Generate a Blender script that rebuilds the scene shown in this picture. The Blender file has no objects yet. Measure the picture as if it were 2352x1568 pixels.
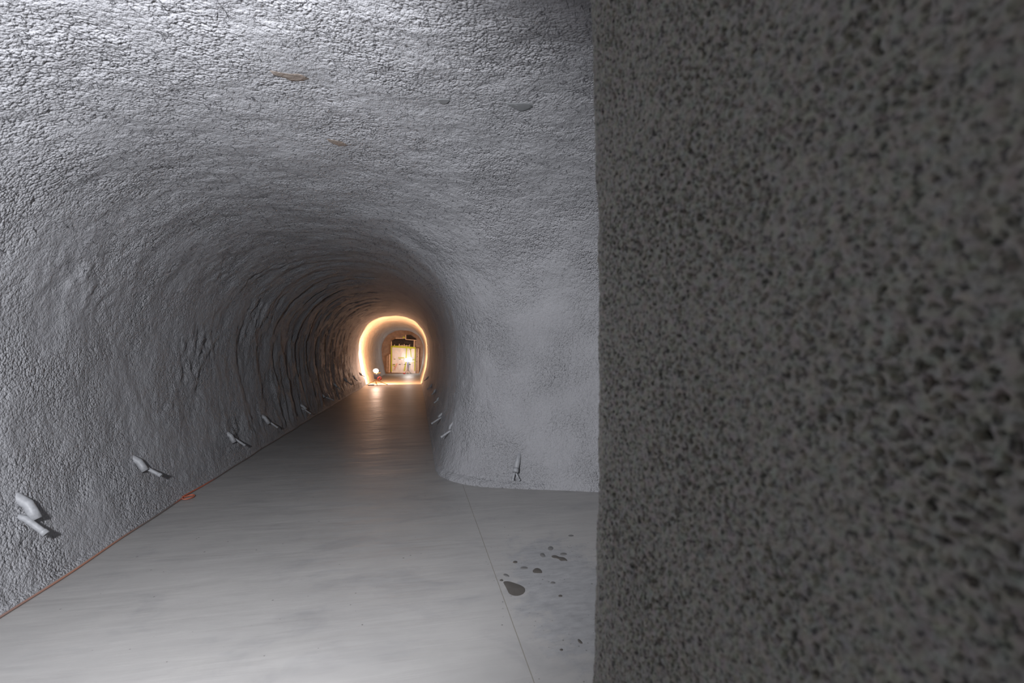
import bpy, math, random
import numpy as np
from mathutils import Vector, Matrix, Euler

random.seed(7)
rng = np.random.default_rng(11)
S = bpy.context.scene
COL = S.collection

# ------------------------------------------------------------------ camera
FPX = 2352 * 16 / 36
YAW = math.atan(226 / FPX)
PITCH = math.atan(17 / FPX)
CAM = np.array([0.0, 0.0, 1.6])
cam = bpy.data.cameras.new('camera')
cam.lens = 16
cam.sensor_width = 36
cam.clip_start = 0.02
cam.clip_end = 200
cam.dof.use_dof = True
cam.dof.focus_distance = 6.0
cam.dof.aperture_fstop = 2.5
cob = bpy.data.objects.new('camera', cam)
cob.location = CAM
cob.rotation_euler = (math.pi / 2 + PITCH, 0, -YAW)
COL.objects.link(cob)
S.camera = cob

# ------------------------------------------------------------------ world, light, exposure
w = bpy.data.worlds.new('world')
S.world = w
w.use_nodes = True
w.node_tree.nodes['Background'].inputs[0].default_value = (0.02, 0.02, 0.022, 1)
w.node_tree.nodes['Background'].inputs[1].default_value = 0.1
S.view_settings.view_transform = 'Standard'
S.view_settings.look = 'None'
S.view_settings.gamma = 1
S.view_settings.exposure = 0.0
S.cycles.max_bounces = 4
S.cycles.diffuse_bounces = 4
S.cycles.caustics_reflective = False
S.cycles.glossy_bounces = 2


def light(name, kind, loc, power, color, radius=0.1, aim=None, size=None, blend=None):
    l = bpy.data.lights.new(name, kind)
    l.energy = power
    l.color = color
    l.shadow_soft_size = radius
    if kind == 'SPOT':
        l.spot_size = math.radians(size)
        l.spot_blend = blend
    o = bpy.data.objects.new(name, l)
    o.location = loc
    if aim is not None:
        o.rotation_euler = Vector(aim).to_track_quat('-Z', 'Y').to_euler()
    COL.objects.link(o)
    return o


# the flood lamp of the working crew, beside and behind the photographer
light('flood_lamp', 'SPOT', (-1.15, 0.22, 1.9), 890, (0.94, 0.955, 1.0), 0.08, (-0.12, 1, -0.08), 136, 0.62)
light('fill_light', 'POINT', (-1.3, -1.7, 1.7), 16, (1.0, 0.97, 0.9), 0.15)  # added soft fill behind the camera to lift the dim close wall
# warm halogen of the tripod lamp in the tunnel, shining away down the tunnel
light('halogen_lamp', 'SPOT', (-1.58, 20.98, 0.72), 1500, (1.0, 0.46, 0.19), 0.06, (0.1, 1, 0.25), 176, 0.12)
light('halogen_spill', 'POINT', (-1.58, 20.6, 0.80), 50, (1.0, 0.64, 0.47), 0.05)
# twin lamps before the bulkhead
light('bulkhead_lamp', 'POINT', (-0.32, 29.5, 0.95), 16, (1.0, 0.93, 0.86), 0.08)

# ------------------------------------------------------------------ projection helpers (where a point of the photo stands in the place)
FWD = np.array([math.sin(YAW) * math.cos(PITCH), math.cos(YAW) * math.cos(PITCH), math.sin(PITCH)])
RGT = np.array([math.cos(YAW), -math.sin(YAW), 0.0])
UPV = np.cross(RGT, FWD)


def ray(u, v):
    return FWD + RGT * ((u - 1176) / FPX) + UPV * ((784 - v) / FPX)


def ground(u, v, z=0.0):
    d = ray(u, v)
    return CAM + d * ((z - CAM[2]) / d[2])


def atb(u, v, b):
    d = ray(u, v)
    return CAM + d * (b / d[1])


# ------------------------------------------------------------------ noise
_perm = rng.permutation(256).astype(np.int64)
_perm = np.concatenate([_perm, _perm, _perm])
_g = rng.normal(size=(256, 3)).astype(np.float32)
_g /= np.linalg.norm(_g, axis=1, keepdims=True)


def perlin(p):
    p = np.asarray(p, np.float32)
    i = np.floor(p).astype(np.int64)
    f = p - i
    i &= 255
    u = f * f * f * (f * (f * 6 - 15) + 10)
    out = 0
    for dx in (0, 1):
        hx = _perm[i[:, 0] + dx]
        wx = u[:, 0] if dx else 1 - u[:, 0]
        for dy in (0, 1):
            hy = _perm[hx + ((i[:, 1] + dy) & 255)]
            wy = u[:, 1] if dy else 1 - u[:, 1]
            for dz in (0, 1):
                h = _perm[hy + ((i[:, 2] + dz) & 255)]
                wz = u[:, 2] if dz else 1 - u[:, 2]
                g = _g[h]
                d = g[:, 0] * (f[:, 0] - dx) + g[:, 1] * (f[:, 1] - dy) + g[:, 2] * (f[:, 2] - dz)
                out = out + wx * wy * wz * d
    return out


# ------------------------------------------------------------------ materials
def new_mat(name):
    m = bpy.data.materials.new(name)
    m.use_nodes = True
    nt = m.node_tree
    return m, nt, nt.nodes['Principled BSDF']


def ramp(nt, fac, stops):
    r = nt.nodes.new('ShaderNodeValToRGB')
    e = r.color_ramp.elements
    while len(e) < len(stops):
        e.new(0.5)
    for k, (p, c) in enumerate(stops):
        e[k].position = p
        e[k].color = c if len(c) == 4 else (*c, 1)
    nt.links.new(fac, r.inputs[0])
    return r.outputs[0]


def noise(nt, vec, scale, detail=3, rough=0.55, dist=0.0):
    n = nt.nodes.new('ShaderNodeTexNoise')
    n.inputs['Scale'].default_value = scale
    n.inputs['Detail'].default_value = detail
    n.inputs['Roughness'].default_value = rough
    n.inputs['Distortion'].default_value = dist
    nt.links.new(vec, n.inputs['Vector'])
    return n.outputs['Fac']


def voro(nt, vec, scale, feat='F1', smooth=0.4, rand=1.0):
    n = nt.nodes.new('ShaderNodeTexVoronoi')
    n.feature = feat
    n.inputs['Scale'].default_value = scale
    n.inputs['Randomness'].default_value = rand
    if feat == 'SMOOTH_F1':
        n.inputs['Smoothness'].default_value = smooth
    nt.links.new(vec, n.inputs['Vector'])
    return n.outputs['Distance']


def mth(nt, op, a, b=None, c=None, clamp=False):
    n = nt.nodes.new('ShaderNodeMath')
    n.operation = op
    n.use_clamp = clamp
    for k, v in enumerate((a, b, c)):
        if v is None:
            continue
        if isinstance(v, (int, float)):
            n.inputs[k].default_value = v
        else:
            nt.links.new(v, n.inputs[k])
    return n.outputs[0]


def mapping(nt, vec, scale=(1, 1, 1), loc=(0, 0, 0), rot=(0, 0, 0)):
    n = nt.nodes.new('ShaderNodeMapping')
    n.inputs['Scale'].default_value = scale
    n.inputs['Location'].default_value = loc
    n.inputs['Rotation'].default_value = rot
    nt.links.new(vec, n.inputs['Vector'])
    return n.outputs[0]


def ocoord(nt):
    return nt.nodes.new('ShaderNodeTexCoord').outputs['Object']


def bump(nt, bsdf, height, dist, strength=1.0):
    b = nt.nodes.new('ShaderNodeBump')
    b.inputs['Distance'].default_value = dist
    b.inputs['Strength'].default_value = strength
    nt.links.new(height, b.inputs['Height'])
    nt.links.new(b.outputs[0], bsdf.inputs['Normal'])
    return b


def plain(name, col, rough=0.6, metal=0.0, var=0.12, scale=30.0, bdist=0.0, spec=0.4):
    m, nt, b = new_mat(name)
    v = ocoord(nt)
    n = noise(nt, v, scale, 4)
    c = tuple(col)
    lo = tuple(x * (1 - var) for x in c)
    hi = tuple(min(1, x * (1 + var)) for x in c)
    nt.links.new(ramp(nt, n, [(0.3, lo), (0.7, hi)]), b.inputs['Base Color'])
    b.inputs['Roughness'].default_value = rough
    b.inputs['Metallic'].default_value = metal
    b.inputs['Specular IOR Level'].default_value = spec
    if bdist:
        bump(nt, b, n, bdist)
    return m


def shotcrete(name, col, lump=0.012, fine=0.006, scale=1.0, rough=0.62):
    m, nt, b = new_mat(name)
    v = ocoord(nt)
    warp = nt.nodes.new('ShaderNodeTexNoise')
    warp.inputs['Scale'].default_value = 14 * scale
    warp.inputs['Detail'].default_value = 1
    nt.links.new(v, warp.inputs['Vector'])
    vm = nt.nodes.new('ShaderNodeVectorMath')
    vm.operation = 'MULTIPLY_ADD'
    nt.links.new(warp.outputs['Color'], vm.inputs[0])
    vm.inputs[1].default_value = (0.03 / scale,) * 3
    nt.links.new(v, vm.inputs[2])
    vv = vm.outputs[0]
    l1 = voro(nt, vv, 30 * scale)
    l2 = noise(nt, v, 80 * scale, 1, 0.6)
    patch = noise(nt, v, 1.7, 1, 0.6)
    amp = ramp(nt, patch, [(0.38, (0.25,) * 3), (0.66, (1.0,) * 3)])
    h = mth(nt, 'MULTIPLY', mth(nt, 'MULTIPLY', l1, l1), -1.6)
    h = mth(nt, 'MULTIPLY', h, amp)
    peb = voro(nt, vv, 23)
    h = mth(nt, 'MULTIPLY_ADD', mth(nt, 'MULTIPLY', mth(nt, 'MULTIPLY', peb, peb), amp), -1.5, h)
    h = mth(nt, 'MULTIPLY_ADD', noise(nt, v, 19, 3, 0.6), 1.9, h)
    h = mth(nt, 'MULTIPLY_ADD', l2, fine / lump, h)
    bump(nt, b, h, lump)
    tone = noise(nt, v, 0.9, 3, 0.65)
    c = np.array(col)
    nt.links.new(ramp(nt, tone, [(0.3, tuple(c * 0.9)), (0.7, tuple(c * 1.08))]), b.inputs['Base Color'])
    b.inputs['Roughness'].default_value = rough
    b.inputs['Specular IOR Level'].default_value = 0.45
    return m


M = {}
M['shot'] = shotcrete('grey_shotcrete', (0.315, 0.315, 0.33), 0.0108, 0.007, 2.05)
M['near'] = plain('grey_shotcrete_close', (0.30, 0.292, 0.275), 0.9)
_nt = M['near'].node_tree
_b = _nt.nodes['Principled BSDF']
_v = ocoord(_nt)
_gr = noise(_nt, _v, 95, 2, 0.65)
_tint = _nt.nodes.new('ShaderNodeTexNoise')
_tint.inputs['Scale'].default_value = 70
_tint.inputs['Detail'].default_value = 0
_nt.links.new(_v, _tint.inputs['Vector'])
_mx = _nt.nodes.new('ShaderNodeMix')
_mx.data_type = 'RGBA'
_mx.blend_type = 'OVERLAY'
_mx.inputs[0].default_value = 0.10
_nt.links.new(ramp(_nt, _gr, [(0.34, (0.085, 0.083, 0.08)), (0.45, (0.26, 0.252, 0.234)), (0.7, (0.34, 0.328, 0.303))]), _mx.inputs[6])
_nt.links.new(_tint.outputs['Color'], _mx.inputs[7])
_nt.links.new(_mx.outputs[2], _b.inputs['Base Color'])
bump(_nt, _b, _gr, 0.006)
M['plaster'] = plain('smooth_mortar', (0.30, 0.305, 0.32), 0.5, var=0.12, scale=14, bdist=0.004)
M['darkmortar'] = plain('smooth_dark_mortar', (0.165, 0.17, 0.175), 0.6, var=0.1, scale=14)
M['brownwall'] = plain('brown_shotcrete', (0.22, 0.16, 0.125), 0.8, var=0.2, scale=5, bdist=0.01)
M['pvc'] = plain('sprayed_pvc', (0.29, 0.295, 0.31), 0.5, var=0.14, scale=40, bdist=0.0015)
M['pvcdark'] = plain('pipe_bore', (0.05, 0.05, 0.05), 0.8)
m, nt, b = new_mat('dusty_orange_cord')
sx = nt.nodes.new('ShaderNodeSeparateXYZ')
nt.links.new(ocoord(nt), sx.inputs[0])
_or, _gy = (0.34, 0.165, 0.115), (0.16, 0.13, 0.12)
nt.links.new(ramp(nt, mth(nt, 'DIVIDE', sx.outputs[1], 10.0), [(0.34, (0.24, 0.15, 0.125)), (0.38, _or), (0.43, _or), (0.48, _gy), (0.53, _gy), (0.55, (0.5, 0.13, 0.07)), (0.6, (0.5, 0.13, 0.07)), (0.63, _gy)]), b.inputs['Base Color'])
b.inputs['Roughness'].default_value = 0.6
M['cord'] = m
M['wood'] = plain('raw_timber', (0.62, 0.44, 0.30), 0.7, var=0.2, scale=20)
M['board'] = plain('brown_plywood', (0.30, 0.21, 0.15), 0.7, var=0.25, scale=9)
M['tape'] = plain('green_tape', (0.36, 0.40, 0.01), 0.5, var=0.1, scale=20)
M['black'] = plain('black_plastic', (0.014, 0.011, 0.012), 0.5, var=0.3, scale=10, spec=0.15)
M['dark'] = plain('dark_housing', (0.03, 0.03, 0.035), 0.5, var=0.2)
M['blue'] = plain('blue_grey_casing', (0.08, 0.085, 0.14), 0.5, var=0.2)
M['leg'] = plain('yellow_brown_tube', (0.45, 0.24, 0.06), 0.4, 0.2, var=0.15)
M['red'] = plain('red_rubber', (0.42, 0.04, 0.03), 0.5, var=0.25)
M['pink'] = plain('veiled_red_webbing', (0.62, 0.30, 0.25), 0.6, var=0.1)  # pale red imitates the haze of the milky film over a red thing
M['fibre'] = plain('dark_steel_fibre', (0.05, 0.05, 0.055), 0.55, 0.3)


def emit(name, col, strength):
    m, nt, b = new_mat(name)
    b.inputs['Base Color'].default_value = (0.8, 0.8, 0.8, 1)
    b.inputs['Emission Color'].default_value = (*col, 1)
    b.inputs['Emission Strength'].default_value = strength
    return m


M['glow'] = emit('lit_halogen', (1.0, 0.80, 0.65), 35)
M['glowcool'] = emit('lit_lamp_glass', (1.0, 0.96, 0.92), 25)

# translucent sheet
m, nt, b = new_mat('milky_plastic_film')
v = ocoord(nt)
n = noise(nt, mapping(nt, v, (1.6, 1, 0.7), rot=(0, 0.5, 0)), 1.6, 3, 0.5, 0.3)
nt.links.new(ramp(nt, n, [(0.25, (0.44, 0.41, 0.40)), (0.75, (0.60, 0.57, 0.565))]), b.inputs['Base Color'])
b.inputs['Roughness'].default_value = 0.35
b.inputs['Transmission Weight'].default_value = 0.0
bump(nt, b, n, 0.05)
M['film'] = m

# wet patch
m, nt, b = new_mat('dark_wet_patch')
v = ocoord(nt)
n = noise(nt, v, 18, 3)
nt.links.new(ramp(nt, n, [(0.3, (0.07, 0.063, 0.057)), (0.7, (0.085, 0.077, 0.07))]), b.inputs['Base Color'])
b.inputs['Roughness'].default_value = 0.55
b.inputs['Specular IOR Level'].default_value = 0.3
M['wet'] = m
M['wetpale'] = plain('drying_wet_patch', (0.125, 0.122, 0.12), 0.6, var=0.1, scale=20)

# floor
JOINT_X = 0.571
m, nt, b = new_mat('troweled_concrete')
v = ocoord(nt)
sep = nt.nodes.new('ShaderNodeSeparateXYZ')
nt.links.new(v, sep.inputs[0])
big = noise(nt, v, 1.1, 4, 0.6)
swirl = noise(nt, mapping(nt, v, (1.0, 2.0, 1), rot=(0, 0, 0.35)), 1.5, 6, 0.62, 1.0)
base = nt.nodes.new('ShaderNodeMix')
base.data_type = 'RGBA'
base.blend_type = 'MULTIPLY'
base.inputs[0].default_value = 1.0
nt.links.new(ramp(nt, big, [(0.3, (0.275, 0.268, 0.262)), (0.72, (0.33, 0.32, 0.31))]), base.inputs[6])
nt.links.new(ramp(nt, swirl, [(0.27, (0.82, 0.83, 0.85)), (0.45, (0.975, 0.975, 0.98)), (0.6, (1, 1, 1))]), base.inputs[7])
# bluish damp area beyond the saw cut
dx = mth(nt, 'DIVIDE', mth(nt, 'SUBTRACT', sep.outputs[0], 1.02), 0.42)
dy = mth(nt, 'DIVIDE', mth(nt, 'SUBTRACT', sep.outputs[1], 2.9), 0.95)
rr = mth(nt, 'SQRT', mth(nt, 'ADD', mth(nt, 'MULTIPLY', dx, dx), mth(nt, 'MULTIPLY', dy, dy)))
edge = noise(nt, v, 7.0, 8, 0.75)
rr = mth(nt, 'MULTIPLY_ADD', mth(nt, 'SUBTRACT', edge, 0.5), 2.4, rr)
damp = nt.nodes.new('ShaderNodeMix')
damp.data_type = 'RGBA'
nt.links.new(ramp(nt, rr, [(0.62, (0.8,) * 3), (0.98, (0, 0, 0))]), damp.inputs[0])
nt.links.new(base.outputs[2], damp.inputs[6])
nt.links.new(ramp(nt, noise(nt, mapping(nt, v, (1, 2.2, 1)), 9.0, 8, 0.75), [(0.32, (0.17, 0.172, 0.18)), (0.62, (0.27, 0.272, 0.28))]), damp.inputs[7])
# dark crumbs
cr = voro(nt, v, 5.5)
crn = noise(nt, v, 60, 2)
cr.node.voronoi_dimensions = '2D'
crumb = mth(nt, 'LESS_THAN', mth(nt, 'MULTIPLY_ADD', crn, 0.02, cr), mth(nt, 'MULTIPLY_ADD', noise(nt, v, 4.3, 1), 0.17, -0.075))
cr2 = voro(nt, v, 17)
cr2.node.voronoi_dimensions = '2D'
near_cut = mth(nt, 'LESS_THAN', mth(nt, 'ABSOLUTE', mth(nt, 'SUBTRACT', rr, 0.7)), 0.55)
crumb = mth(nt, 'MAXIMUM', crumb, mth(nt, 'MULTIPLY', near_cut, mth(nt, 'LESS_THAN', mth(nt, 'MULTIPLY_ADD', crn, 0.05, cr2), mth(nt, 'MULTIPLY_ADD', noise(nt, v, 6.1, 1), 0.42, -0.175))))
crm = nt.nodes.new('ShaderNodeMix')
crm.data_type = 'RGBA'
nt.links.new(mth(nt, 'MULTIPLY', crumb, 0.75), crm.inputs[0])
nt.links.new(damp.outputs[2], crm.inputs[6])
crm.inputs[7].default_value = (0.09, 0.085, 0.08, 1)
# saw cut
wob = noise(nt, v, 9, 2)
jd = mth(nt, 'ABSOLUTE', mth(nt, 'ADD', mth(nt, 'SUBTRACT', sep.outputs[0], JOINT_X), mth(nt, 'MULTIPLY_ADD', wob, 0.003, -0.0015)))
cut = mth(nt, 'LESS_THAN', jd, 0.0022)
jm = nt.nodes.new('ShaderNodeMix')
jm.data_type = 'RGBA'
nt.links.new(mth(nt, 'MULTIPLY', cut, 0.8), jm.inputs[0])
nt.links.new(crm.outputs[2], jm.inputs[6])
jm.inputs[7].default_value = (0.15, 0.135, 0.105, 1)
nt.links.new(jm.outputs[2], b.inputs['Base Color'])
streak = noise(nt, mapping(nt, v, (0.5, 5.0, 1)), 2.2, 5, 0.6, 0.4)
nt.links.new(ramp(nt, streak, [(0.3, (0.38,) * 3), (0.7, (0.56,) * 3)]), b.inputs['Roughness'])
b.inputs['Specular IOR Level'].default_value = 0.5
wave = noise(nt, mapping(nt, v, (0.35, 1.0, 1)), 2.6, 3, 0.55, 0.3)
bh = mth(nt, 'MULTIPLY_ADD', streak, 0.6, mth(nt, 'MULTIPLY_ADD', wave, 3.0, mth(nt, 'MULTIPLY', cut, -0.6)))
bump(nt, b, bh, 0.004)
M['floor'] = m


# ------------------------------------------------------------------ object helpers
def tag(o, label=None, cat=None, group=None, kind=None):
    if label:
        o['label'] = label
    if cat:
        o['category'] = cat
    if group:
        o['group'] = group
    if kind:
        o['kind'] = kind
    return o


def empty(name, loc=(0, 0, 0)):
    o = bpy.data.objects.new(name, None)
    o.empty_display_size = 0.1
    o.location = loc
    COL.objects.link(o)
    return o


def mesh_obj(name, verts, faces, mat, parent=None, smooth=True, normals=None):
    me = bpy.data.meshes.new(name)
    verts = np.asarray(verts, np.float64)
    if parent is not None and not isinstance(parent, bool):
        off = np.array(world_loc(parent))
        verts = verts - off
    if isinstance(faces, np.ndarray):
        nv, nf = len(verts), len(faces)
        k = faces.shape[1]
        me.vertices.add(nv)
        me.vertices.foreach_set('co', verts.astype(np.float32).ravel())
        me.loops.add(nf * k)
        me.loops.foreach_set('vertex_index', faces.astype(np.int32).ravel())
        me.polygons.add(nf)
        me.polygons.foreach_set('loop_start', np.arange(0, nf * k, k, dtype=np.int32))
        me.update(calc_edges=True)
    else:
        me.from_pydata([tuple(x) for x in verts], [], faces)
    me.polygons.foreach_set('use_smooth', [smooth] * len(me.polygons))
    me.materials.append(mat)
    me.update()
    if normals is not None:
        me.normals_split_custom_set_from_vertices(normals)
    o = bpy.data.objects.new(name, me)
    COL.objects.link(o)
    if parent is not None:
        o.parent = parent
    return o


def world_loc(o):
    p = np.array(o.location)
    while o.parent is not None:
        o = o.parent
        p = p + np.array(o.location)
    return p


class MB:
    def __init__(self):
        self.v, self.f = [], []

    def add(self, v, f):
        k = len(self.v)
        self.v += [tuple(map(float, x)) for x in v]
        self.f += [tuple(i + k for i in q) for q in f]
        return self

    def box(self, c, s, rot=None):
        c = np.array(c, float)
        h = np.array(s, float) / 2
        P = np.array([(x, y, z) for x in (-1, 1) for y in (-1, 1) for z in (-1, 1)]) * h
        if rot is not None:
            P = P @ np.array(Euler(rot).to_matrix()).T
        P = P + c
        return self.add(P, [(0, 1, 3, 2), (4, 6, 7, 5), (0, 4, 5, 1), (2, 3, 7, 6), (0, 2, 6, 4), (1, 5, 7, 3)])

    def tube(self, pts, r, n=10, cap=True):
        pts = [np.array(p, float) for p in pts]
        rs = r if hasattr(r, '__len__') else [r] * len(pts)
        t0 = pts[1] - pts[0]
        a = np.cross(t0, (0, 0, 1))
        if np.linalg.norm(a) < 1e-6:
            a = np.array((1.0, 0, 0))
        a /= np.linalg.norm(a)
        V, Fc = [], []
        for k, p in enumerate(pts):
            t = pts[min(k + 1, len(pts) - 1)] - pts[max(k - 1, 0)]
            t /= np.linalg.norm(t)
            a = a - t * (a @ t)
            a /= np.linalg.norm(a)
            bb = np.cross(t, a)
            for j in range(n):
                an = 2 * math.pi * j / n
                V.append(p + rs[k] * (math.cos(an) * a + math.sin(an) * bb))
        for k in range(len(pts) - 1):
            for j in range(n):
                j2 = (j + 1) % n
                Fc.append((k * n + j, k * n + j2, (k + 1) * n + j2, (k + 1) * n + j))
        if cap:
            Fc.append(tuple(range(n))[::-1])
            Fc.append(tuple(range((len(pts) - 1) * n, len(pts) * n)))
        return self.add(V, Fc)

    def pipe(self, pts, r, ri, n=18):
        """hollow pipe: outer wall, rim and inner wall, open at the far end"""
        pts = [np.array(p, float) for p in pts]
        return self._pipe(pts, r, ri, n)

    def _pipe(self, pts, r, ri, n):
        prof = [(k, r) for k in range(len(pts))] + [(k, ri) for k in range(len(pts) - 1, -1, -1)]
        fr = []
        a = np.cross(pts[-1] - pts[0], (0, 0, 1.0))
        for k in range(len(pts)):
            t = pts[min(k + 1, len(pts) - 1)] - pts[max(k - 1, 0)]
            t /= np.linalg.norm(t)
            a = a - t * (a @ t)
            a /= np.linalg.norm(a)
            fr.append((a, np.cross(t, a)))
        V, Fc = [], []
        for k, rad in prof:
            a, bb = fr[k]
            for j in range(n):
                an = 2 * math.pi * j / n
                V.append(pts[k] + rad * (math.cos(an) * a + math.sin(an) * bb))
        for k in range(len(prof) - 1):
            for j in range(n):
                j2 = (j + 1) % n
                Fc.append((k * n + j, k * n + j2, (k + 1) * n + j2, (k + 1) * n + j))
        return self.add(V, Fc)

    def sphere(self, c, r, nu=14, nv=9, sc=(1, 1, 1)):
        V, Fc = [], []
        for i in range(nv + 1):
            th = math.pi * i / nv
            for j in range(nu):
                p = 2 * math.pi * j / nu
                V.append((c[0] + r * sc[0] * math.sin(th) * math.cos(p), c[1] + r * sc[1] * math.sin(th) * math.sin(p), c[2] + r * sc[2] * math.cos(th)))
        for i in range(nv):
            for j in range(nu):
                j2 = (j + 1) % nu
                Fc.append((i * nu + j, (i + 1) * nu + j, (i + 1) * nu + j2, i * nu + j2))
        return self.add(V, Fc)

    def prism(self, poly, depth):
        """flat polygon (3-D points) thickened by the vector depth"""
        n = len(poly)
        A = [np.array(p, float) for p in poly]
        B = [p + np.array(depth) for p in A]
        F = [tuple(range(n)), tuple(range(2 * n - 1, n - 1, -1))]
        F += [(k, k + n, (k + 1) % n + n, (k + 1) % n) for k in range(n)]
        return self.add(A + B, F)

    def build(self, name, mat, parent=None, smooth=False):
        return mesh_obj(name, self.v, self.f, mat, parent, smooth)


# ------------------------------------------------------------------ the void of the tunnel as a distance field
B_END = 30.5
BR_U = np.array([0.933, -0.36])
BR_N = np.array([0.36, 0.933])


def arch(dx, z, wf, bulge, crown, zs=1.5, p=2.25):
    W = wf + bulge
    t = np.clip((zs - z) / zs, 0, 1.2)
    wz = W - bulge * t * t
    r = (np.abs(dx / wz) ** p + (np.maximum(z - zs, 0) / (crown - zs)) ** p) ** (1 / p)
    return (r - 1) * wz


def field(x, y, z):
    L = np.interp(y, [6, 10.4, 20.8, 31], [-2.43, -2.34, -2.09, -1.74])
    R = np.interp(y, [6, 9.5, 13.5, 31], [0.30, 0.32, 0.35, 0.36])
    cr = np.interp(y, [0, 20, 31], [3.1, 3.08, 2.8])
    f1 = arch(x - (L + R) / 2, z, (R - L) / 2, 0.27, cr)
    n = x * BR_N[0] + y * BR_N[1]
    u = x * BR_U[0] + y * BR_U[1]
    f2 = arch(n - 3.15, z, 2.05, 0.2, 3.15)
    cx = -0.9 - x
    hh = np.maximum(1.6 - np.abs(f2 - cx), 0) / 1.6
    f2 = np.maximum(f2, cx) + hh * hh * 0.4
    f2 = np.maximum(f2, u - 4.0)
    k = 0.75
    h = np.maximum(k - np.abs(f1 - f2), 0) / k
    f = np.minimum(f1, f2) - h * h * k * 0.25
    f = np.maximum(f, -2.5 - y)
    f = np.maximum(f, -0.12 - z)
    return f


def grad(p, e=0.004):
    g = np.empty_like(p)
    for k in range(3):
        a = p.copy(); a[:, k] += e
        c = p.copy(); c[:, k] -= e
        g[:, k] = (field(*a.T) - field(*c.T)) / (2 * e)
    return g


def hit(u, v):
    """first wall point seen through pixel (u, v)"""
    d = ray(u, v)
    d = d / np.linalg.norm(d)
    t = 0.3
    for _ in range(400):
        q = CAM + d * t
        s = float(field(q[0:1], q[1:2], q[2:3])[0])
        if s > -0.001:
            break
        t += max(0.003, -s * 0.4)
    n = -grad(q[None])[0]
    n /= np.linalg.norm(n)
    # follow the sight line to the sprayed surface
    q = q - d * (relief(q[None])[0] / max(0.15, -(d @ n)))
    return q, n


def saw(t):
    f = t - np.floor(t)
    return np.where(f < 0.78, f / 0.78, (1 - f) / 0.22)


PATCH_AT = []


def relief(p):
    """displacement of the sprayed surface, positive into the void"""
    d = 0.03 * perlin(p * 0.9 + 3.1) + np.interp(p[:, 1], [2, 6], [0.015, 0.035]) * perlin(p * 2.3 + 7.7) + 0.014 * perlin(p * 5.5) 
    hf = 0.012 * perlin(p * 11.0)
    for c in PATCH_AT:
        hf = hf * np.clip((np.linalg.norm(p - c, axis=1) - 0.16) / 0.12, 0.0, 1)
    d = d + hf
    x, y, z = p.T
    lf = np.clip((-x - 0.2) / 1.2, 0.25, 1)
    amp = np.interp(y, [5.0, 8.0, 10, 19, 22, 26], [0.0, 0.02, 0.055, 0.055, 0.02, 0.01]) * lf
    q = np.stack([x * 0.5, y * 0.25, z * 0.5], 1)
    t = y * 1.25 + 0.9 * perlin(q * 1.0 + 20) + 0.25 * perlin(p * 1.7)
    mask = np.clip(0.6 + 1.3 * perlin(np.stack([x * 0.9, y * 0.6, z * 0.9], 1) + 40), 0.1, 1.3)
    d = d + amp * mask * saw(t)
    sq = np.stack([x * 0.8, y * 3.4 + 0.8 * perlin(p * 0.8 + 60), z * 0.8], 1)
    d = d + 0.55 * amp * (0.9 - 2.4 * np.abs(perlin(sq)) + 0.8 * perlin(sq * 2.3 + 5) + 0.35 * perlin(p * 8.0))
    # rough bands higher on the left wall nearer the camera
    lump = np.clip(perlin(p * 1.3 + 9.0) * 2.2, 0, 1)
    lw = np.clip((-x - 1.0) / 0.8, 0, 1)
    d = d + lump * lw * (0.03 * perlin(p * 9.0 + 2) + 0.022 * perlin(p * 17.0) + 0.012 * perlin(p * 33.0))
    return d * np.clip((z + 0.05) / 0.25, 0.15, 1)


def axis_steps(segs):
    out = [segs[0][0]]
    for a, c, h0, h1 in segs:
        while out[-1] < c:
            f = (out[-1] - a) / (c - a)
            out.append(out[-1] + h0 + (h1 - h0) * f)
    return np.array(out)


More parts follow.
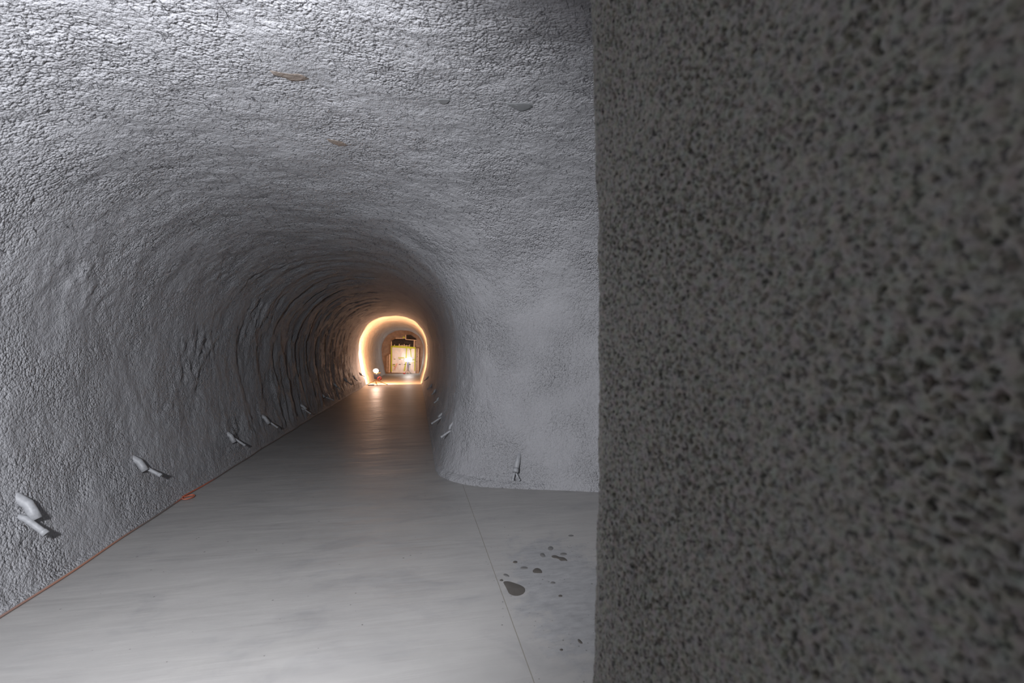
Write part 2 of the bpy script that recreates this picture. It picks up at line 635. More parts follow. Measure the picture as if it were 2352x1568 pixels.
def surface_nets(xs, ys, zs):
    nx, ny, nz = len(xs), len(ys), len(zs)
    V, Q = [], []
    Fs = np.empty((ny, nx, nz), np.float32)
    X, Z = np.meshgrid(xs, zs, indexing='ij')
    for j0 in range(0, ny, 24):
        yy = ys[j0:j0 + 24]
        n = len(yy)
        Fs[j0:j0 + n] = field(np.broadcast_to(X, (n, nx, nz)), np.broadcast_to(yy[:, None, None], (n, nx, nz)), np.broadcast_to(Z, (n, nx, nz)))
    inside = Fs < 0
    c = np.zeros((ny - 1, nx - 1, nz - 1), np.uint8)
    for dj in (0, 1):
        for di in (0, 1):
            for dk in (0, 1):
                c += inside[dj:ny - 1 + dj, di:nx - 1 + di, dk:nz - 1 + dk]
    J, I, K = np.nonzero((c > 0) & (c < 8))
    idx = np.full(c.shape, -1, np.int32)
    idx[J, I, K] = np.arange(len(J))
    corners = [(a, b_, d) for a in (0, 1) for b_ in (0, 1) for d in (0, 1)]
    fv = np.stack([Fs[J + a, I + b_, K + d] for a, b_, d in corners], 1)
    pos = np.zeros((len(J), 3)); cnt = np.zeros(len(J))
    for e0 in range(8):
        for bit in (4, 2, 1):
            e1 = e0 | bit
            if e1 == e0:
                continue
            f0, f1 = fv[:, e0], fv[:, e1]
            mk = (f0 < 0) != (f1 < 0)
            t = np.where(mk, f0 / np.where(mk, f0 - f1, 1), 0)
            c0, c1 = np.array(corners[e0], float), np.array(corners[e1], float)
            pos += mk[:, None] * (c0 + t[:, None] * (c1 - c0))
            cnt += mk
    pos /= cnt[:, None]
    P = np.stack([xs[I] + pos[:, 1] * (xs[I + 1] - xs[I]), ys[J] + pos[:, 0] * (ys[J + 1] - ys[J]), zs[K] + pos[:, 2] * (zs[K + 1] - zs[K])], 1)
    quads = []
    for ax in range(3):
        if ax == 0:
            sc = inside[:-1] != inside[1:]; a0 = inside[:-1]
        elif ax == 1:
            sc = inside[:, :-1] != inside[:, 1:]; a0 = inside[:, :-1]
        else:
            sc = inside[:, :, :-1] != inside[:, :, 1:]; a0 = inside[:, :, :-1]
        A = np.stack(np.nonzero(sc), 1)
        o = [k for k in range(3) if k != ax]
        ok = (A[:, o[0]] > 0) & (A[:, o[1]] > 0) & (A[:, o[0]] < c.shape[o[0]]) & (A[:, o[1]] < c.shape[o[1]])
        A = A[ok]
        sgn = a0[A[:, 0], A[:, 1], A[:, 2]]
        q = []
        for d0, d1 in ((-1, -1), (0, -1), (0, 0), (-1, 0)):
            B = A.copy(); B[:, o[0]] += d0; B[:, o[1]] += d1
            q.append(idx[B[:, 0], B[:, 1], B[:, 2]])
        q = np.stack(q, 1)
        quads.append(q)
    q = np.concatenate(quads)
    return P, q[(q >= 0).all(1)]


for uv in ((668, 174), (780, 328), (1197, 245), (1018, 231)):
    PATCH_AT.append(hit(*uv)[0])
xs = axis_steps([(-3.2, -1.6, 0.03, 0.03), (-1.6, 4.6, 0.034, 0.05)])
ys = axis_steps([(-2.8, 0.8, 0.10, 0.06), (0.8, 2.0, 0.05, 0.03), (2.0, 8.0, 0.027, 0.033), (8.0, 14, 0.033, 0.045), (14, 31.6, 0.045, 0.09)])
zs = axis_steps([(-0.2, 3.7, 0.033, 0.033)])
P, Q = surface_nets(xs, ys, zs)
for _ in range(2):
    g = grad(P)
    P = P - g * (field(*P.T) / np.maximum((g * g).sum(1), 0.2))[:, None]
g = grad(P)
N = -g / np.maximum(np.linalg.norm(g, axis=1, keepdims=True), 1e-6)
# orient the quads towards the void
fn = np.cross(P[Q[:, 2]] - P[Q[:, 0]], P[Q[:, 3]] - P[Q[:, 1]])
flip = (fn * N[Q[:, 0]]).sum(1) < 0
Q[flip] = Q[flip][:, ::-1]
P = P + N * relief(P)[:, None]
Q = Q[(P[Q][:, :, 2] > -0.08).any(1)]
fn = np.cross(P[Q[:, 2]] - P[Q[:, 0]], P[Q[:, 3]] - P[Q[:, 1]])
VN = np.zeros_like(P)
for k in range(4):
    for j in range(3):
        VN[:, j] += np.bincount(Q[:, k], fn[:, j], len(P))
VN /= np.maximum(np.linalg.norm(VN, axis=1, keepdims=True), 1e-9)

FC = P[Q].mean(1)
NM = N[Q[:, 0]]
Lm = np.interp(FC[:, 1], [6, 31], [-1.06, -0.69])
sel = np.zeros(len(Q), np.int8)
ceil_m = (FC[:, 2] > 2.45)
sel[:] = np.where(FC[:, 0] < Lm, 0, 1)
front = (FC[:, 0] >= Lm) & (NM[:, 1] < -0.35) & (FC[:, 1] > 3) & (FC[:, 1] < 6.6)
sel[front] = 2
sel[(FC[:, 1] < 1.6) & (FC[:, 0] > -1.0)] = 3
sel[(FC[:, 1] < -2.2)] = 3
sel[ceil_m] = 4
for k, nm in enumerate(('wall_left', 'wall_right', 'wall_front', 'wall_back', 'ceiling')):
    q = Q[sel == k]
    used, inv = np.unique(q, return_inverse=True)
    o = mesh_obj(nm, P[used], inv.reshape(q.shape), M['shot'], normals=VN[used].astype(np.float32))
    o['kind'] = 'structure'

# floor slab
fx = np.linspace(-3.4, 4.6, 60)
fy = np.linspace(-3, 31.2, 160)
FX, FY = np.meshgrid(fx, fy, indexing='ij')
ii = np.arange(60 * 160).reshape(60, 160)
o = mesh_obj('floor', np.stack([FX, FY, FX * 0], -1).reshape(-1, 3),
             np.stack([ii[:-1, :-1], ii[1:, :-1], ii[1:, 1:], ii[:-1, 1:]], -1).reshape(-1, 4), M['floor'])
o['kind'] = 'structure'

# ------------------------------------------------------------------ the pillar beside the camera
plan = np.array([(0.66, -2.6), (0.63, -1.2), (0.60, -0.2), (0.575, 0.2), (0.545, 0.55), (0.515, 0.8), (0.488, 1.0), (0.475, 1.10), (0.482, 1.15),
                 (0.52, 1.20), (0.62, 1.235), (0.9, 1.2), (1.6, 1.0), (3.4, 0.35), (4.4, 0.0)])
seg = np.concatenate([[0], np.cumsum(np.linalg.norm(np.diff(plan, axis=0), axis=1))])


def smooth_path(s):
    out = 0
    for d, wt in ((-0.05, 0.25), (0, 0.5), (0.05, 0.25)):
        ss = np.clip(s + d, 0, seg[-1])
        out = out + wt * np.stack([np.interp(ss, seg, plan[:, 0]), np.interp(ss, seg, plan[:, 1])], 1)
    return out


s_edge = seg[7]
ss = axis_steps([(0, s_edge - 1.0, 0.08, 0.02), (s_edge - 1.0, s_edge + 0.12, 0.0027, 0.0022), (s_edge + 0.12, seg[-1] - 0.01, 0.02, 0.08)])
zz = axis_steps([(-0.05, 0.6, 0.06, 0.004), (0.6, 2.6, 0.0027, 0.0027), (2.6, 3.5, 0.006, 0.06)])
xy = smooth_path(ss)
tg = np.gradient(xy, axis=0)
tg /= np.linalg.norm(tg, axis=1, keepdims=True)
nr = np.stack([-tg[:, 1], tg[:, 0]], 1)
A, Bz = len(ss), len(zz)
PP = np.zeros((A, Bz, 3))
PP[:, :, 0] = xy[:, None, 0] - 0.02 * ((zz[None] - 1.6) / 0.9).clip(-1.3, 1.3) ** 2
PP[:, :, 1] = xy[:, None, 1]
PP[:, :, 2] = zz[None]
PF = PP.reshape(-1, 3)
NF = np.repeat(np.concatenate([nr, np.zeros((A, 1))], 1)[:, None], Bz, 1).reshape(-1, 3)
rough = 0.5 + 1.25 * np.clip(perlin(PF * 4.0 + 5) + 0.22 + 0.3 * perlin(PF * 9.0), 0, 1)
d = 0.010 * perlin(PF * 6) + 0.004 * perlin(PF * 40) + 0.0035 * rough * perlin(PF * 95) + 0.002 * perlin(PF * 170 + 3)
pit = np.clip(perlin(PF * 118 + 31) - 0.07, 0, 1)
d = d - 0.034 * rough * pit
PF = PF + NF * d[:, None]
ii = np.arange(A * Bz).reshape(A, Bz)
qf = np.stack([ii[:-1, :-1], ii[:-1, 1:], ii[1:, 1:], ii[1:, :-1]], -1).reshape(-1, 4)
o = mesh_obj('wall_near', PF, qf, M['near'])
o['kind'] = 'structure'

# ------------------------------------------------------------------ trims at the feet of the walls
def ribbon(name, path, prof, mat, wob=0.0):
    """sweep a small profile (offset to the room, height) along a floor path"""
    path = np.array(path, float)
    sg = np.concatenate([[0], np.cumsum(np.linalg.norm(np.diff(path, axis=0), axis=1))])
    st = np.arange(0, sg[-1], 0.03)
    c = np.stack([np.interp(st, sg, path[:, 0]), np.interp(st, sg, path[:, 1])], 1)
    t = np.gradient(c, axis=0)
    t /= np.linalg.norm(t, axis=1, keepdims=True)
    nn = np.stack([t[:, 1], -t[:, 0]], 1)
    n = len(prof)
    V = []
    for k, (of, h) in enumerate(prof):
        p3 = np.concatenate([c, np.full((len(c), 1), h)], 1)
        w_ = wob * perlin(p3 * 9.0 + k * 3.3) + wob * perlin(p3 * 25.0 + k)
        if k == 0:
            w_ = w_ * 0.8
        V.append(np.concatenate([c + nn * (of + w_)[:, None], np.full((len(c), 1), h)], 1) if True else 0)
    V = np.stack(V, 1).reshape(-1, 3)
    ii = np.arange(len(c) * n).reshape(len(c), n)
    qf = np.stack([ii[:-1, :-1], ii[:-1, 1:], ii[1:, 1:], ii[1:, :-1]], -1).reshape(-1, 4)
    o = mesh_obj(name, V, qf, mat)
    o['kind'] = 'structure'
    return o


lefts = [(-2.43, -2), (-2.43, 6), (-2.34, 10.4), (-2.09, 20.8), (-1.76, 30.4)]
ribbon('trim_1', lefts, [(0.012, 0.0), (0.006, 0.022), (-0.05, 0.04), (-0.12, 0.09)], M['shot'], 0.006)
foot = [(0.36, 30.4), (0.35, 13.5), (0.32, 9.5), (0.31, 7.4), (0.30, 6.1), (0.33, 5.85), (0.44, 5.60), (0.58, 5.42), (0.79, 5.26), (1.22, 5.09), (1.7, 4.93), (2.06, 4.80), (3.6, 4.2)]
ribbon('trim_2', foot, [(0.012, 0.0), (0.008, 0.02), (-0.01, 0.055), (-0.08, 0.09)], M['shot'], 0.012)

# ------------------------------------------------------------------ pipes in the wall feet
def bend(q, n, e, r):
    """centre line of a stub: out of the wall, then along the wall to its tip"""
    p1 = q + n * (r * 0.9)
    dr = e - p1
    ln = np.linalg.norm(dr)
    dr /= ln
    a = q - n * (0.05 + r) - dr * (r * 5)
    b1 = q - n * (r * 0.9) - dr * (r * 3.2)
    return [a, b1, p1, p1 + dr * ln * 0.5, e], dr


def outlet(label, base, tip_s, tip_c, rs, rc, base_c=None, sleeve=True):
    q, n = hit(*base)
    root = empty('pipe_outlet', tuple(q))
    tag(root, label, 'pipe', 'plastic pipe stubs along the wall feet')
    e = atb(tip_s[0], tip_s[1], q[1] + n[1] * rs)
    pts, dr = bend(q, n, e, rs)
    MB().pipe(pts, rs, rs * 0.86).build('sleeve', M['pvc'], root, True)
    MB().tube([pts[2], e - dr * 0.02], rs * 0.85, 14).build('bore', M['pvcdark'], root, True)
    qc, nc = (q, n) if base_c is None else hit(*base_c)
    e = atb(tip_c[0], tip_c[1], qc[1] + nc[1] * rs)
    pts, dr = bend(qc, nc, e, rs * 0.8)
    c = MB().pipe(pts, rc, rc * 0.8, 14).build('conduit', M['pvc'], root, True)
    MB().pipe([e - dr * rc * 1.5, e + dr * 0.002], rc * 1.15, rc * 0.86, 14).build('coupling', M['pvc'], c, True)
    return root


outlet('pale split pipe and round stub nearest the camera on the left wall', (52, 1160), (84, 1192), (106, 1226), 0.0317, 0.0192, (50, 1194))
outlet('wide sleeve with thin conduit second from the camera, above the cord loop', (312, 1062), (334, 1081), (370, 1092), 0.0302, 0.0168, (326, 1074))
outlet('grey sleeve with a long curved shadow, third outlet along left wall foot', (525, 1002), (538, 1016), (563, 1023), 0.0302, 0.0144, (532, 1006))
outlet('short grey sleeve with thin conduit, fourth outlet along left wall foot', (604, 960), (618, 973), (638, 982), 0.0302, 0.0144, (611, 966))
outlet('dim outlet at the start of the brown ridges, fifth along left wall foot', (693, 934), (703, 940), (714, 950), 0.0324, 0.0160, (697, 941))
outlet('dim outlet among the dark ridges, sixth along left wall foot', (737, 907), (746, 912), (767, 919), 0.0324, 0.0144, (743, 911))
outlet('small dark outlet between dark ridges, seventh along left wall foot', (768, 884), (774, 889), (782, 894), 0.0324, 0.0160, (771, 887))
outlet('black silhouetted outlet with bright spray above, eighth along left wall foot', (791, 871), (798, 877), (808, 884), 0.0360, 0.0176, (795, 875))
outlet('black silhouetted outlet just before the glowing ring on the left', (810, 865), (815, 870), (821, 874), 0.0396, 0.0176, (812, 869))
outlet('dark outlet in front of the white glowing wall left of the tripod lamp', (825, 858), (831, 862), (838, 865), 0.0360, 0.0176, (829, 861))
outlet('grey conduit under a short sleeve nearest the mouth on the right tunnel wall', (1037, 979), (1033, 986), (1013, 1004), 0.0176, 0.0144, (1034, 991))
outlet('long grey conduit below a sleeve, second along the right tunnel wall', (1017, 951), (1007, 958), (991, 973), 0.0211, 0.0144, (1015, 959))
outlet('thin dim conduit with orange streak below, third along right tunnel wall', (1008, 915), (1003, 920), (997, 925), 0.0176, 0.0130, (1007, 919))
outlet('black outlet in the brown band, fourth along the right tunnel wall', (1001, 897), (996, 902), (992, 906), 0.0252, 0.0158, (999, 900))
outlet('black outlet low in the brown band, fifth along right tunnel wall', (993, 884), (988, 889), (981, 894), 0.0252, 0.0158, (990, 888))
outlet('black outlet at the edge of the orange glow on right wall', (984, 867), (979, 871), (974, 874), 0.0252, 0.0144, (982, 870))

# the outlet on the front wall: a capped sleeve with two small legs
q, n = hit(1191, 1050)
root = empty('pipe_outlet', tuple(q))
tag(root, 'capped grey stub with two small legs at the foot of the facing wall', 'pipe', 'plastic pipe stubs along the wall feet')
e = q + n * 0.10 + np.array((-0.02, 0, -0.155))
dr = (e - q) / np.linalg.norm(e - q)
MB().tube([q - dr * 0.12, e], 0.030, 16).build('sleeve', M['pvc'], root, True)
MB().tube([e - dr * 0.035, e + dr * 0.012], 0.034, 16).build('cap', M['pvc'], root, True)
for px in ((1178, 1102), (1193, 1103)):
    t = atb(px[0], px[1], e[1] - 0.01)
    l = MB().tube([e + np.array((0, 0.03, 0.0)), t], 0.0125, 10).build('conduit', M['pvc'], root, True)
    MB().tube([t + (e - t) * 0.12, t - (e - t) * 0.03], 0.016, 10).build('coupling', M['pvc'], l, True)

# ------------------------------------------------------------------ smooth patches on the vault
def patch(label, poly, mat, off=0.0025):
    poly = np.array(poly, float)
    c = poly.mean(0)
    rings = [c[None]] + [c + (poly - c) * f for f in (0.35, 0.7, 0.93, 1.0)]
    V, nn = [], None
    heights = [off, off, off, off * 0.8, -0.004]
    for rg, h in zip(rings, heights):
        for u, v in rg:
            q, n = hit(u, v)
            q = q + n * h
            V.append(q)
    n = len(poly)
    F = [(0, 1 + k, 1 + (k + 1) % n) for k in range(n)]
    for r in range(3):
        a, b_ = 1 + r * n, 1 + (r + 1) * n
        F += [(a + k, b_ + k, b_ + (k + 1) % n, a + (k + 1) % n) for k in range(n)]
    o = mesh_obj('mortar_patch', V, F, mat)
    return tag(o, label, 'patch', 'smooth patches on the vault')


def cpx(pts, ox, oy, s):
    return [(ox + x / s, oy + y / s) for x, y in pts]


m, nt, b = new_mat('mortar_painted_reflection')
b.inputs['Base Color'].default_value = (0.19, 0.16, 0.14, 1)  # warm brown base stands in for the orange reflection of the halogen
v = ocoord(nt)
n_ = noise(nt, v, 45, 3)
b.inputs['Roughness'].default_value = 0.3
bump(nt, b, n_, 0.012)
M['reflmortar'] = m
patch('largest smooth slanted patch high on the vault, orange lamp reflection painted in', cpx([(370, 265), (480, 290), (600, 310), (700, 325), (830, 320), (900, 345), (990, 400), (900, 430), (720, 440), (620, 390), (430, 340)], 560, 120, 6.533), M['reflmortar'])
patch('smallest patch with a painted orange reflection, lowest on the vault', cpx([(1235, 1295), (1330, 1310), (1480, 1340), (1580, 1400), (1440, 1410), (1340, 1375), (1270, 1340)], 560, 120, 6.533), M['reflmortar'])
patch('smooth dark grey oval patch on the vault nearest the close wall', cpx([(1400, 420), (1470, 440), (1600, 445), (1780, 430), (1920, 450), (1925, 520), (1830, 570), (1740, 600), (1660, 590), (1550, 530), (1440, 470)], 980, 180, 7.84), M['darkmortar'])
patch('small faint grey patch just left of the dark oval patch', cpx([(175, 375), (250, 365), (400, 370), (430, 400), (370, 460), (290, 470), (210, 420)], 980, 180, 7.84), M['darkmortar'])

# ------------------------------------------------------------------ steel fibres sticking out of the sprayed vault
cand = np.nonzero((P[:, 2] > 2.2) & (P[:, 1] > 1.2) & (P[:, 1] < 9.5))[0]
wt = np.clip((9.3 - P[cand, 1]) / 5, 0, 1) * np.clip((P[cand, 2] - 2.0) / 0.8, 0, 1)
pick = rng.choice(cand, 7500, replace=False, p=wt / wt.sum())
fb = MB()
V, Fq = [], []
for i in pick:
    if min(np.linalg.norm(P[i] - c) for c in PATCH_AT) < 0.17:
        continue
    n = VN[i]
    t = rng.normal(size=3)
    t -= n * (t @ n)
    t /= np.linalg.norm(t)
    dr = n * rng.uniform(0.25, 1.0) + t * rng.uniform(0.2, 1.0)
    dr /= np.linalg.norm(dr)
    ln = rng.uniform(0.008, 0.024)
    r = rng.uniform(0.0012, 0.0024)
    p0 = P[i] + t * 0.01 + n * 0.004
    a = np.cross(dr, n + 0.1)
    a /= np.linalg.norm(a)
    c_ = np.cross(dr, a)
    k = len(V)
    for j in range(3):
        an = j * 2.094
        V.append(p0 - dr * 0.01 + r * (a * math.cos(an) + c_ * math.sin(an)))
    for j in range(3):
        an = j * 2.094
        V.append(p0 + dr * ln + 0.6 * r * (a * math.cos(an) + c_ * math.sin(an)))
    for j in range(3):
        Fq.append((k + j, k + (j + 1) % 3, k + 3 + (j + 1) % 3, k + 3 + j))
o = mesh_obj('steel_fibres', V, np.array(Fq), M['fibre'])
tag(o, 'short dark steel fibres bristling from the grey sprayed vault', 'fibres', None, 'stuff')

# ------------------------------------------------------------------ wet patches on the floor
def puddle(label, pts, mat, hole=0.0015):
    pts = [ground(*p) for p in cpx(pts, 1040, 1160, 3.842)]
    pts = np.array(pts)[:, :2]
    # round the outline
    for _ in range(2):
        nx_ = np.roll(pts, -1, 0)
        pts = np.stack([pts * 0.75 + nx_ * 0.25, pts * 0.25 + nx_ * 0.75], 1).reshape(-1, 2)
    c = pts.mean(0)
    n = len(pts)
    V = [(*c, hole)] + [(*(c + (p - c) * 0.9), hole) for p in pts] + [(*p, 0.0002) for p in pts]
    F = [(0, 1 + k, 1 + (k + 1) % n) for k in range(n)] + [(1 + k, 1 + n + k, 1 + n + (k + 1) % n, 1 + (k + 1) % n) for k in range(n)]
    V = np.array(V)
    o = mesh_obj('puddle', V - np.array([c[0], c[1], 0]), F, mat)
    o.location = (c[0], c[1], 0)
    return tag(o, label, 'puddle', 'wet patches on the floor')


def ell(x0, y0, x1, y1, n=10):
    cx, cy = (x0 + x1) / 2, (y0 + y1) / 2
    return [(cx + (x1 - x0) * 0.55 * math.cos(a), cy + (y1 - y0) * 0.55 * math.sin(a)) for a in np.linspace(0, 2 * math.pi, n, endpoint=False)]


puddle('largest dark wet patch on the floor, right of the saw cut', [(440, 672), (490, 668), (560, 690), (600, 705), (637, 728), (641, 762), (610, 792), (550, 803), (495, 782), (480, 745), (458, 705)], M['wet'])
puddle('dark half-round wet patch in the middle of the floor stains', [(702, 578), (720, 560), (742, 551), (770, 560), (788, 580), (790, 600), (750, 599), (710, 596)], M['wet'])
puddle('long dark double wet patch farthest right among floor stains', [(866, 446), (900, 438), (932, 452), (950, 458), (985, 458), (1020, 495), (985, 487), (950, 493), (932, 470), (880, 465)], M['wet'])
puddle('grey oval drying patch above the long double wet patch', ell(840, 362, 886, 398), M['wetpale'])
puddle('thin grey oval drying patch right above the double wet patch', ell(948, 419, 1005, 441), M['wetpale'])
puddle('grey oval drying patch left of the dark half-round patch', ell(597, 541, 660, 565), M['wetpale'])
puddle('grey oval drying patch just above the largest wet patch', [(445, 605), (470, 603), (500, 622), (498, 634), (470, 632), (448, 620)], M['wetpale'])
puddle('small dark oval spot right of the largest wet patch', ell(862, 674, 904, 695), M['wetpale'])
puddle('small round dark spot below right of the largest wet patch', ell(932, 791, 967, 809), M['wet'])
puddle('tiny dark dot touching the corner of the largest wet patch', ell(415, 654, 445, 670), M['wet'])
puddle('faint blurred drying patch left of the long double wet patch', [(768, 425), (800, 420), (812, 436), (822, 455), (790, 460), (770, 445)], M['wetpale'])
puddle('faint oval drying patch far back near the facing wall', ell(1020, 261, 1066, 277), M['wetpale'])
puddle('small brown oval spot low on the floor near the close wall', ell(944, 1266, 972, 1285), M['wet'])
puddle('small angular grey spot lowest beside the close wall', [(1100, 1180), (1115, 1180), (1152, 1218), (1130, 1224), (1105, 1205)], M['wet'])
puddle('small dark ring-like spot left of the oval drying patches', ell(532, 491, 570, 511), M['wet'])

# ------------------------------------------------------------------ orange cord along the left wall
pts = []
for y in np.arange(1.6, 20.2, 0.12):
    L = np.interp(y, [6, 10.4, 20.8, 31], [-2.43, -2.34, -2.09, -1.74])
    wv = 0.008 * math.sin(y * 2.1) + 0.006 * math.sin(y * 5.3)
    pts.append((L + 0.036 + wv, y, 0.0085))
loop = ground(437, 1136)
k = -1 + int(np.argmin([abs(p[1] - loop[1]) for p in pts]))
x0 = pts[k][0]
ring = [(x0 + 0.05 - 0.05 * math.cos(a), loop[1] - 0.17 + 0.10 * math.sin(a) + 0.012 * a, 0.009 + 0.012 * a / 6.28) for a in np.linspace(0, 2 * math.pi, 18)]
pts = pts[:k] + ring + pts[k + 3:]
sm = []
P_ = np.array(pts)
for i in range(len(P_) - 1):
    p0, p1, p2, p3 = P_[max(i - 1, 0)], P_[i], P_[i + 1], P_[min(i + 2, len(P_) - 1)]
    for t in (0, 0.33, 0.66):
        sm.append(0.5 * (2 * p1 + (p2 - p0) * t + (2 * p0 - 5 * p1 + 4 * p2 - p3) * t * t + (3 * p1 - p0 - 3 * p2 + p3) * t ** 3))
o = MB().tube(sm, 0.0075, 8).build('power_cord', M['cord'], None, True)
tag(o, 'long orange power cord lying along the foot of the left wall with a small loop', 'cord')

# ------------------------------------------------------------------ tripod work lamp in the tunnel
LB = 20.9


def lp(x, y, b=LB):
    return atb(835 + x / 24.13, 830 + y / 24.13, b)


base = lp(700, 1340)
base[2] = 0
t = tag(empty('tripod_work_lamp', tuple(base)), 'lit work lamp on a small tripod by the left wall of the tunnel', 'work lamp')
hub = lp(690, 985)
head = lp(685, 510)
MB().tube([lp(700, 1240), hub, lp(720, 640)], [0.022, 0.02, 0.018], 10).build('pole', M['leg'], t, True)
for x0, y0, x1, y1, db in ((620, 985, 165, 1330, 0.1), (880, 1030, 1305, 1345, 0.1), (560, 1240, 745, 1350, -0.15)):
    p0 = hub + np.array((0, 0, -0.02))
    p1 = lp(x1, y1, LB + db)
    p1[2] = 0.012
    l = MB().tube([p0, p1], 0.013, 8).build('leg', M['leg'], t, True)
    MB().sphere(p1 + np.array((0, 0, 0.008)), 0.018, 8, 6).build('rubber_foot', M['dark'], l, True)
    MB().tube([p0 + (p1 - p0) * 0.55, lp(705, 1235)], 0.006, 6).build('brace', M['leg'], t, True)
MB().tube([lp(560, 640), lp(945, 630)], 0.014, 8).build('crossbar', M['leg'], t, True)
hc = [lp(560, 690), lp(945, 690), lp(930, 860), lp(770, 965), lp(610, 965)]
MB().prism([p + np.array((0, -0.10, 0)) for p in hc], (0, 0.06, 0)).build('lamp_housing', M['dark'], t)
MB().sphere(head, 0.11, 16, 10, (1, 0.7, 0.8)).build('bulb', M['glow'], t, True)
cm = MB()
cc = lp(885, 945, LB - 0.12)
for kx in range(4):
    ph0 = kx * 0.7
    cm.tube([(cc[0] + 0.085 * math.cos(a) * (1 - 0.08 * kx), cc[1] - 0.015 * kx, cc[2] + 0.075 * math.sin(a + ph0 * 0.2)) for a in np.linspace(0, 2 * math.pi, 18)], 0.013, 6)
o = cm.build('coiled_cord', M['red'], None, True)
tag(o, 'red cord coil hanging from the tripod lamp', 'cord')
bx = lp(415, 1335, LB - 0.1)
o = MB().box((0, 0, 0.02), (0.27, 0.10, 0.04), None).build('toolbox', M['dark'])
o.location = (bx[0], bx[1], 0)
tag(o, 'flat dark box lying on the floor under the tripod lamp', 'box')

# ------------------------------------------------------------------ bulkhead at the end
th_ = np.linspace(-0.2, 3.6, 30)
o = MB().box((-0.6, B_END + 0.3, 1.6), (4.4, 0.5, 4.2)).build('wall_end', M['brownwall'])
o['kind'] = 'structure'


def ep(x, y, d=0.06):
    return atb(885 + x / 14.256, 755 + y / 14.256, B_END + 0.05 - d)


# milky plastic door film with green tape
t = empty('plastic_door', tuple(ep(600, 1440)))
tag(t, 'milky plastic sheet door edged with green tape at the tunnel end', 'plastic sheet')
c00, c10, c11, c01 = ep(205, 590), ep(995, 620), ep(990, 1455), ep(205, 1430)
G = 40
V = []
for i in range(G + 1):
    for j in range(G + 1):
        a, c_ = i / G, j / G
        p = (c00 * (1 - a) + c10 * a) * (1 - c_) + (c01 * (1 - a) + c11 * a) * c_
        V.append(p)
V = np.array(V)
wr = perlin(np.stack([V[:, 0] * 3.2 + V[:, 2] * 1.4, V[:, 1] * 0, V[:, 2] * 0.9], 1)) + 0.4 * perlin(np.stack([V[:, 0] * 7, V[:, 1] * 0 + 4, V[:, 2] * 3.1], 1))
V[:, 1] += 0.03 * wr
V[:, 2] = np.maximum(V[:, 2], 0.004)
ii = np.arange((G + 1) ** 2).reshape(G + 1, G + 1)
mesh_obj('sheet', V, np.stack([ii[:-1, :-1], ii[1:, :-1], ii[1:, 1:], ii[:-1, 1:]], -1).reshape(-1, 4), M['film'], t)


def strip(name, pts, mat, parent, d=0.1, thick=0.012):
    return MB().prism([ep(x, y, d) for x, y in pts], (0, thick, 0)).build(name, mat, parent)


for pts in ([(182, 550), (226, 550), (222, 1400), (182, 1400)], [(200, 550), (400, 550), (990, 600), (990, 652), (225, 605)],
            [(962, 640), (992, 640), (970, 1375), (945, 1375)], [(685, 640), (716, 640), (698, 960), (668, 960)],
            [(668, 1080), (700, 1080), (640, 1375), (598, 1375)], [(808, 665), (834, 665), (858, 920), (836, 920)],
            [(430, 938), (620, 938), (620, 962), (425, 966)], [(890, 1000), (970, 1000), (970, 1022), (890, 1022)],
            [(240, 1180), (325, 1180), (325, 1205), (240, 1205)], [(870, 1104), (960, 1104), (960, 1118), (870, 1118)],
            [(790, 660), (860, 660), (860, 676), (790, 676)], [(770, 1090), (792, 1090), (770, 1200), (752, 1200)]):
    strip('tape', pts, M['tape'], t)
for x0, x1, y in ((280, 330, 990), (455, 502, 990), (612, 640, 990), (245, 322, 1160), (445, 500, 1160), (615, 672, 1160), (780, 830, 1160), (280, 310, 1230)):
    strip('slot', [(x0, y - 8), (x1, y - 8), (x1, y + 8), (x0, y + 8)], M['black'], t)
o = strip('red_strap', [(365, 1130), (400, 1140), (340, 1290), (315, 1345), (295, 1330)], M['pink'], None, 0.12)
tag(o, 'slanting red strap at the lower left of the plastic door', 'strap')

# black sheeting above the door, held by battens
def crumpled(poly, name, parent, d, mat):
    pts = [ep(x, y, d) for x, y in poly]
    c = np.mean(pts, 0)
    V, F = [c], []
    n = len(pts)
    dense = []
    for k in range(n):
        for f in (0, 0.25, 0.5, 0.75):
            dense.append(pts[k] * (1 - f) + pts[(k + 1) % n] * f)
    dn = len(dense)
    for r in range(1, 9):
        for p in dense:
            V.append(c + (p - c) * r / 8)
    V = np.array(V)
    V[:, 1] += 0.025 * perlin(np.stack([V[:, 0] * 9, V[:, 1] * 0, V[:, 2] * 5], 1))
    F = [(0, 1 + (k + 1) % dn, 1 + k) for k in range(dn)]
    for r in range(7):
        a, b_ = 1 + r * dn, 1 + (r + 1) * dn
        F += [(a + k, a + (k + 1) % dn, b_ + (k + 1) % dn, b_ + k) for k in range(dn)]
    return mesh_obj(name, V, F, mat, parent, smooth=False)


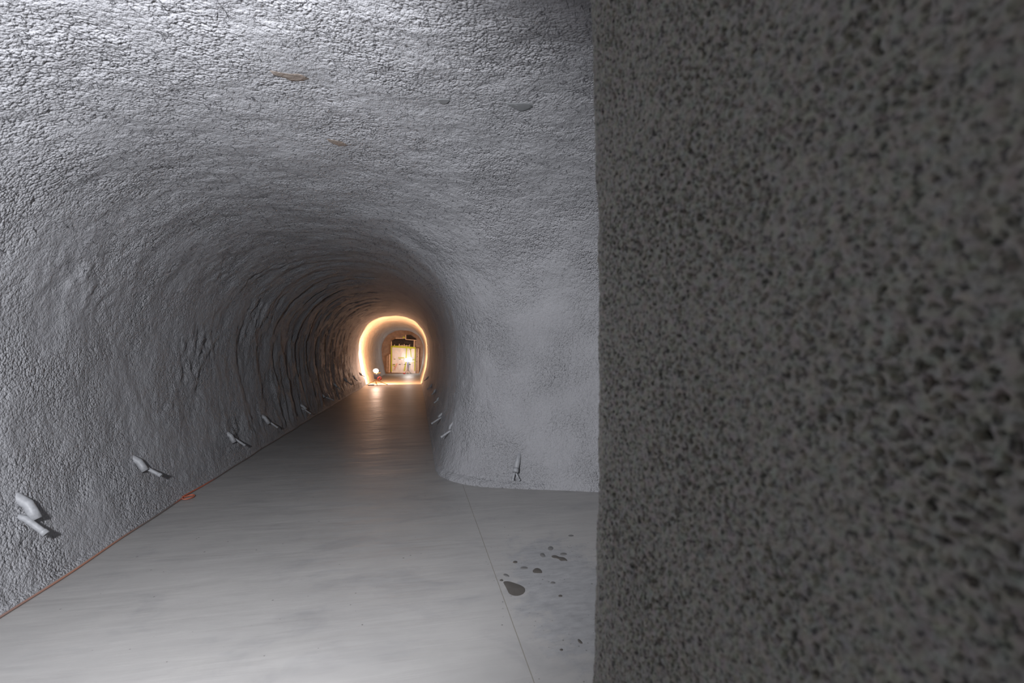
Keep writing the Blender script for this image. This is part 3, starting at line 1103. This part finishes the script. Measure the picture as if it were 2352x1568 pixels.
t = empty('black_sheeting', tuple(ep(600, 590)))
tag(t, 'crumpled black plastic framed by pale battens above the plastic door', 'plastic sheet')
crumpled([(215, 385), (330, 320), (655, 320), (945, 380), (945, 590), (215, 550)], 'sheet', t, 0.06, M['black'])
for pts in ([(190, 420), (215, 400), (215, 560), (190, 560)], [(935, 375), (968, 375), (955, 595), (925, 590)], [(345, 292), (665, 292), (665, 318), (330, 320)],
            [(430, 540), (810, 545), (810, 562), (430, 560)], [(290, 510), (312, 510), (312, 560), (290, 560)], [(448, 490), (470, 490), (470, 575), (448, 575)],
            [(542, 520), (560, 520), (560, 575), (542, 575)], [(608, 498), (630, 498), (630, 582), (608, 582)], [(682, 528), (700, 528), (700, 580), (682, 580)], [(790, 510), (812, 510), (808, 582), (786, 582)]):
    strip('batten', pts, M['wood'], t, 0.135, 0.02)
t = empty('black_sheeting', tuple(ep(850, 360)))
tag(t, 'smaller black plastic flap high at the right above the battens', 'plastic sheet')
crumpled([(690, 205), (820, 200), (1010, 330), (1010, 365), (690, 345)], 'sheet', t, 0.155, M['black'])
for pts in ([(658, 195), (682, 195), (682, 345), (658, 345)], [(660, 335), (1025, 365), (1025, 385), (660, 355)]):
    strip('batten', pts, M['wood'], t, 0.21, 0.02)
o = strip('tape_scrap', [(570, 265), (600, 245), (640, 262), (650, 300), (600, 308), (575, 295)], M['tape'], None, 0.14, 0.01)
tag(o, 'yellow green tape scrap beside the upper batten', 'tape')
o = strip('wooden_post', [(125, 830), (165, 830), (150, 1430), (115, 1430)], M['wood'], None, 0.12, 0.05)
tag(o, 'pale wooden post standing left of the green taped door edge', 'post')
t = empty('plywood_board', tuple(ep(1045, 1450)))
tag(t, 'brown upright board with holes right of the plastic door', 'board')
strip('panel', [(1000, 640), (1098, 640), (1090, 1460), (1000, 1460)], M['board'], t, 0.10, 0.03)
strip('edge_batten', [(1078, 640), (1100, 640), (1092, 1460), (1072, 1460)], M['wood'], t, 0.13, 0.03)
for x, y in ((1052, 685), (1050, 905), (1032, 1075), (1055, 760)):
    MB().tube([ep(x, y, 0.115), ep(x, y, 0.098)], 0.022, 8).build('hole', M['black'], t)
o = strip('dark_board', [(40, 900), (110, 850), (105, 1430), (30, 1400)], M['board'], None, 0.09, 0.03)
tag(o, 'dark narrow board leaning at the far left of the bulkhead', 'board')

# lamp stand before the bulkhead
LB2 = 29.9


def sp(x, y, b=LB2):
    return atb(885 + x / 14.256, 755 + y / 14.256, b)


base = sp(735, 1440)
base[2] = 0
t = tag(empty('twin_lamp_stand', tuple(base)), 'lit twin lamp stand in front of the milky plastic door', 'work lamp')
MB().tube([sp(742, 1380), sp(735, 1020)], 0.016, 8).build('pole', M['dark'], t, True)
MB().prism([sp(x, y, LB2 - 0.05) for x, y in ((705, 1060), (770, 1060), (770, 1180), (757, 1345), (735, 1345), (715, 1200))], (0, 0.05, 0)).build('casing', M['blue'], t)
MB().tube([sp(680, 1020), sp(800, 1012)], 0.014, 8).build('crossbar', M['dark'], t, True)
MB().sphere(sp(680, 1020, LB2 - 0.08), 0.085, 12, 8).build('bulb', M['glowcool'], t, True)
MB().sphere(sp(800, 1010, LB2 - 0.08), 0.14, 12, 8).build('bulb', M['glowcool'], t, True)
for x, y, db in ((620, 1445, 0), (840, 1450, 0), (735, 1465, -0.3)):
    p1 = sp(x, y, LB2 + db)
    p1[2] = 0.012
    MB().tube([sp(742, 1330), p1], 0.012, 6).build('leg', M['dark'], t, True)
p = sp(625, 1430)
cm = MB().sphere((0, 0, 0.045), 0.075, 12, 8, (1.2, 0.8, 0.6))
o = cm.build('red_bag', M['red'], None, True)
o.location = (p[0], p[1] - 0.2, 0)
tag(o, 'small dark red bundle on the floor before the plastic door', 'bundle')
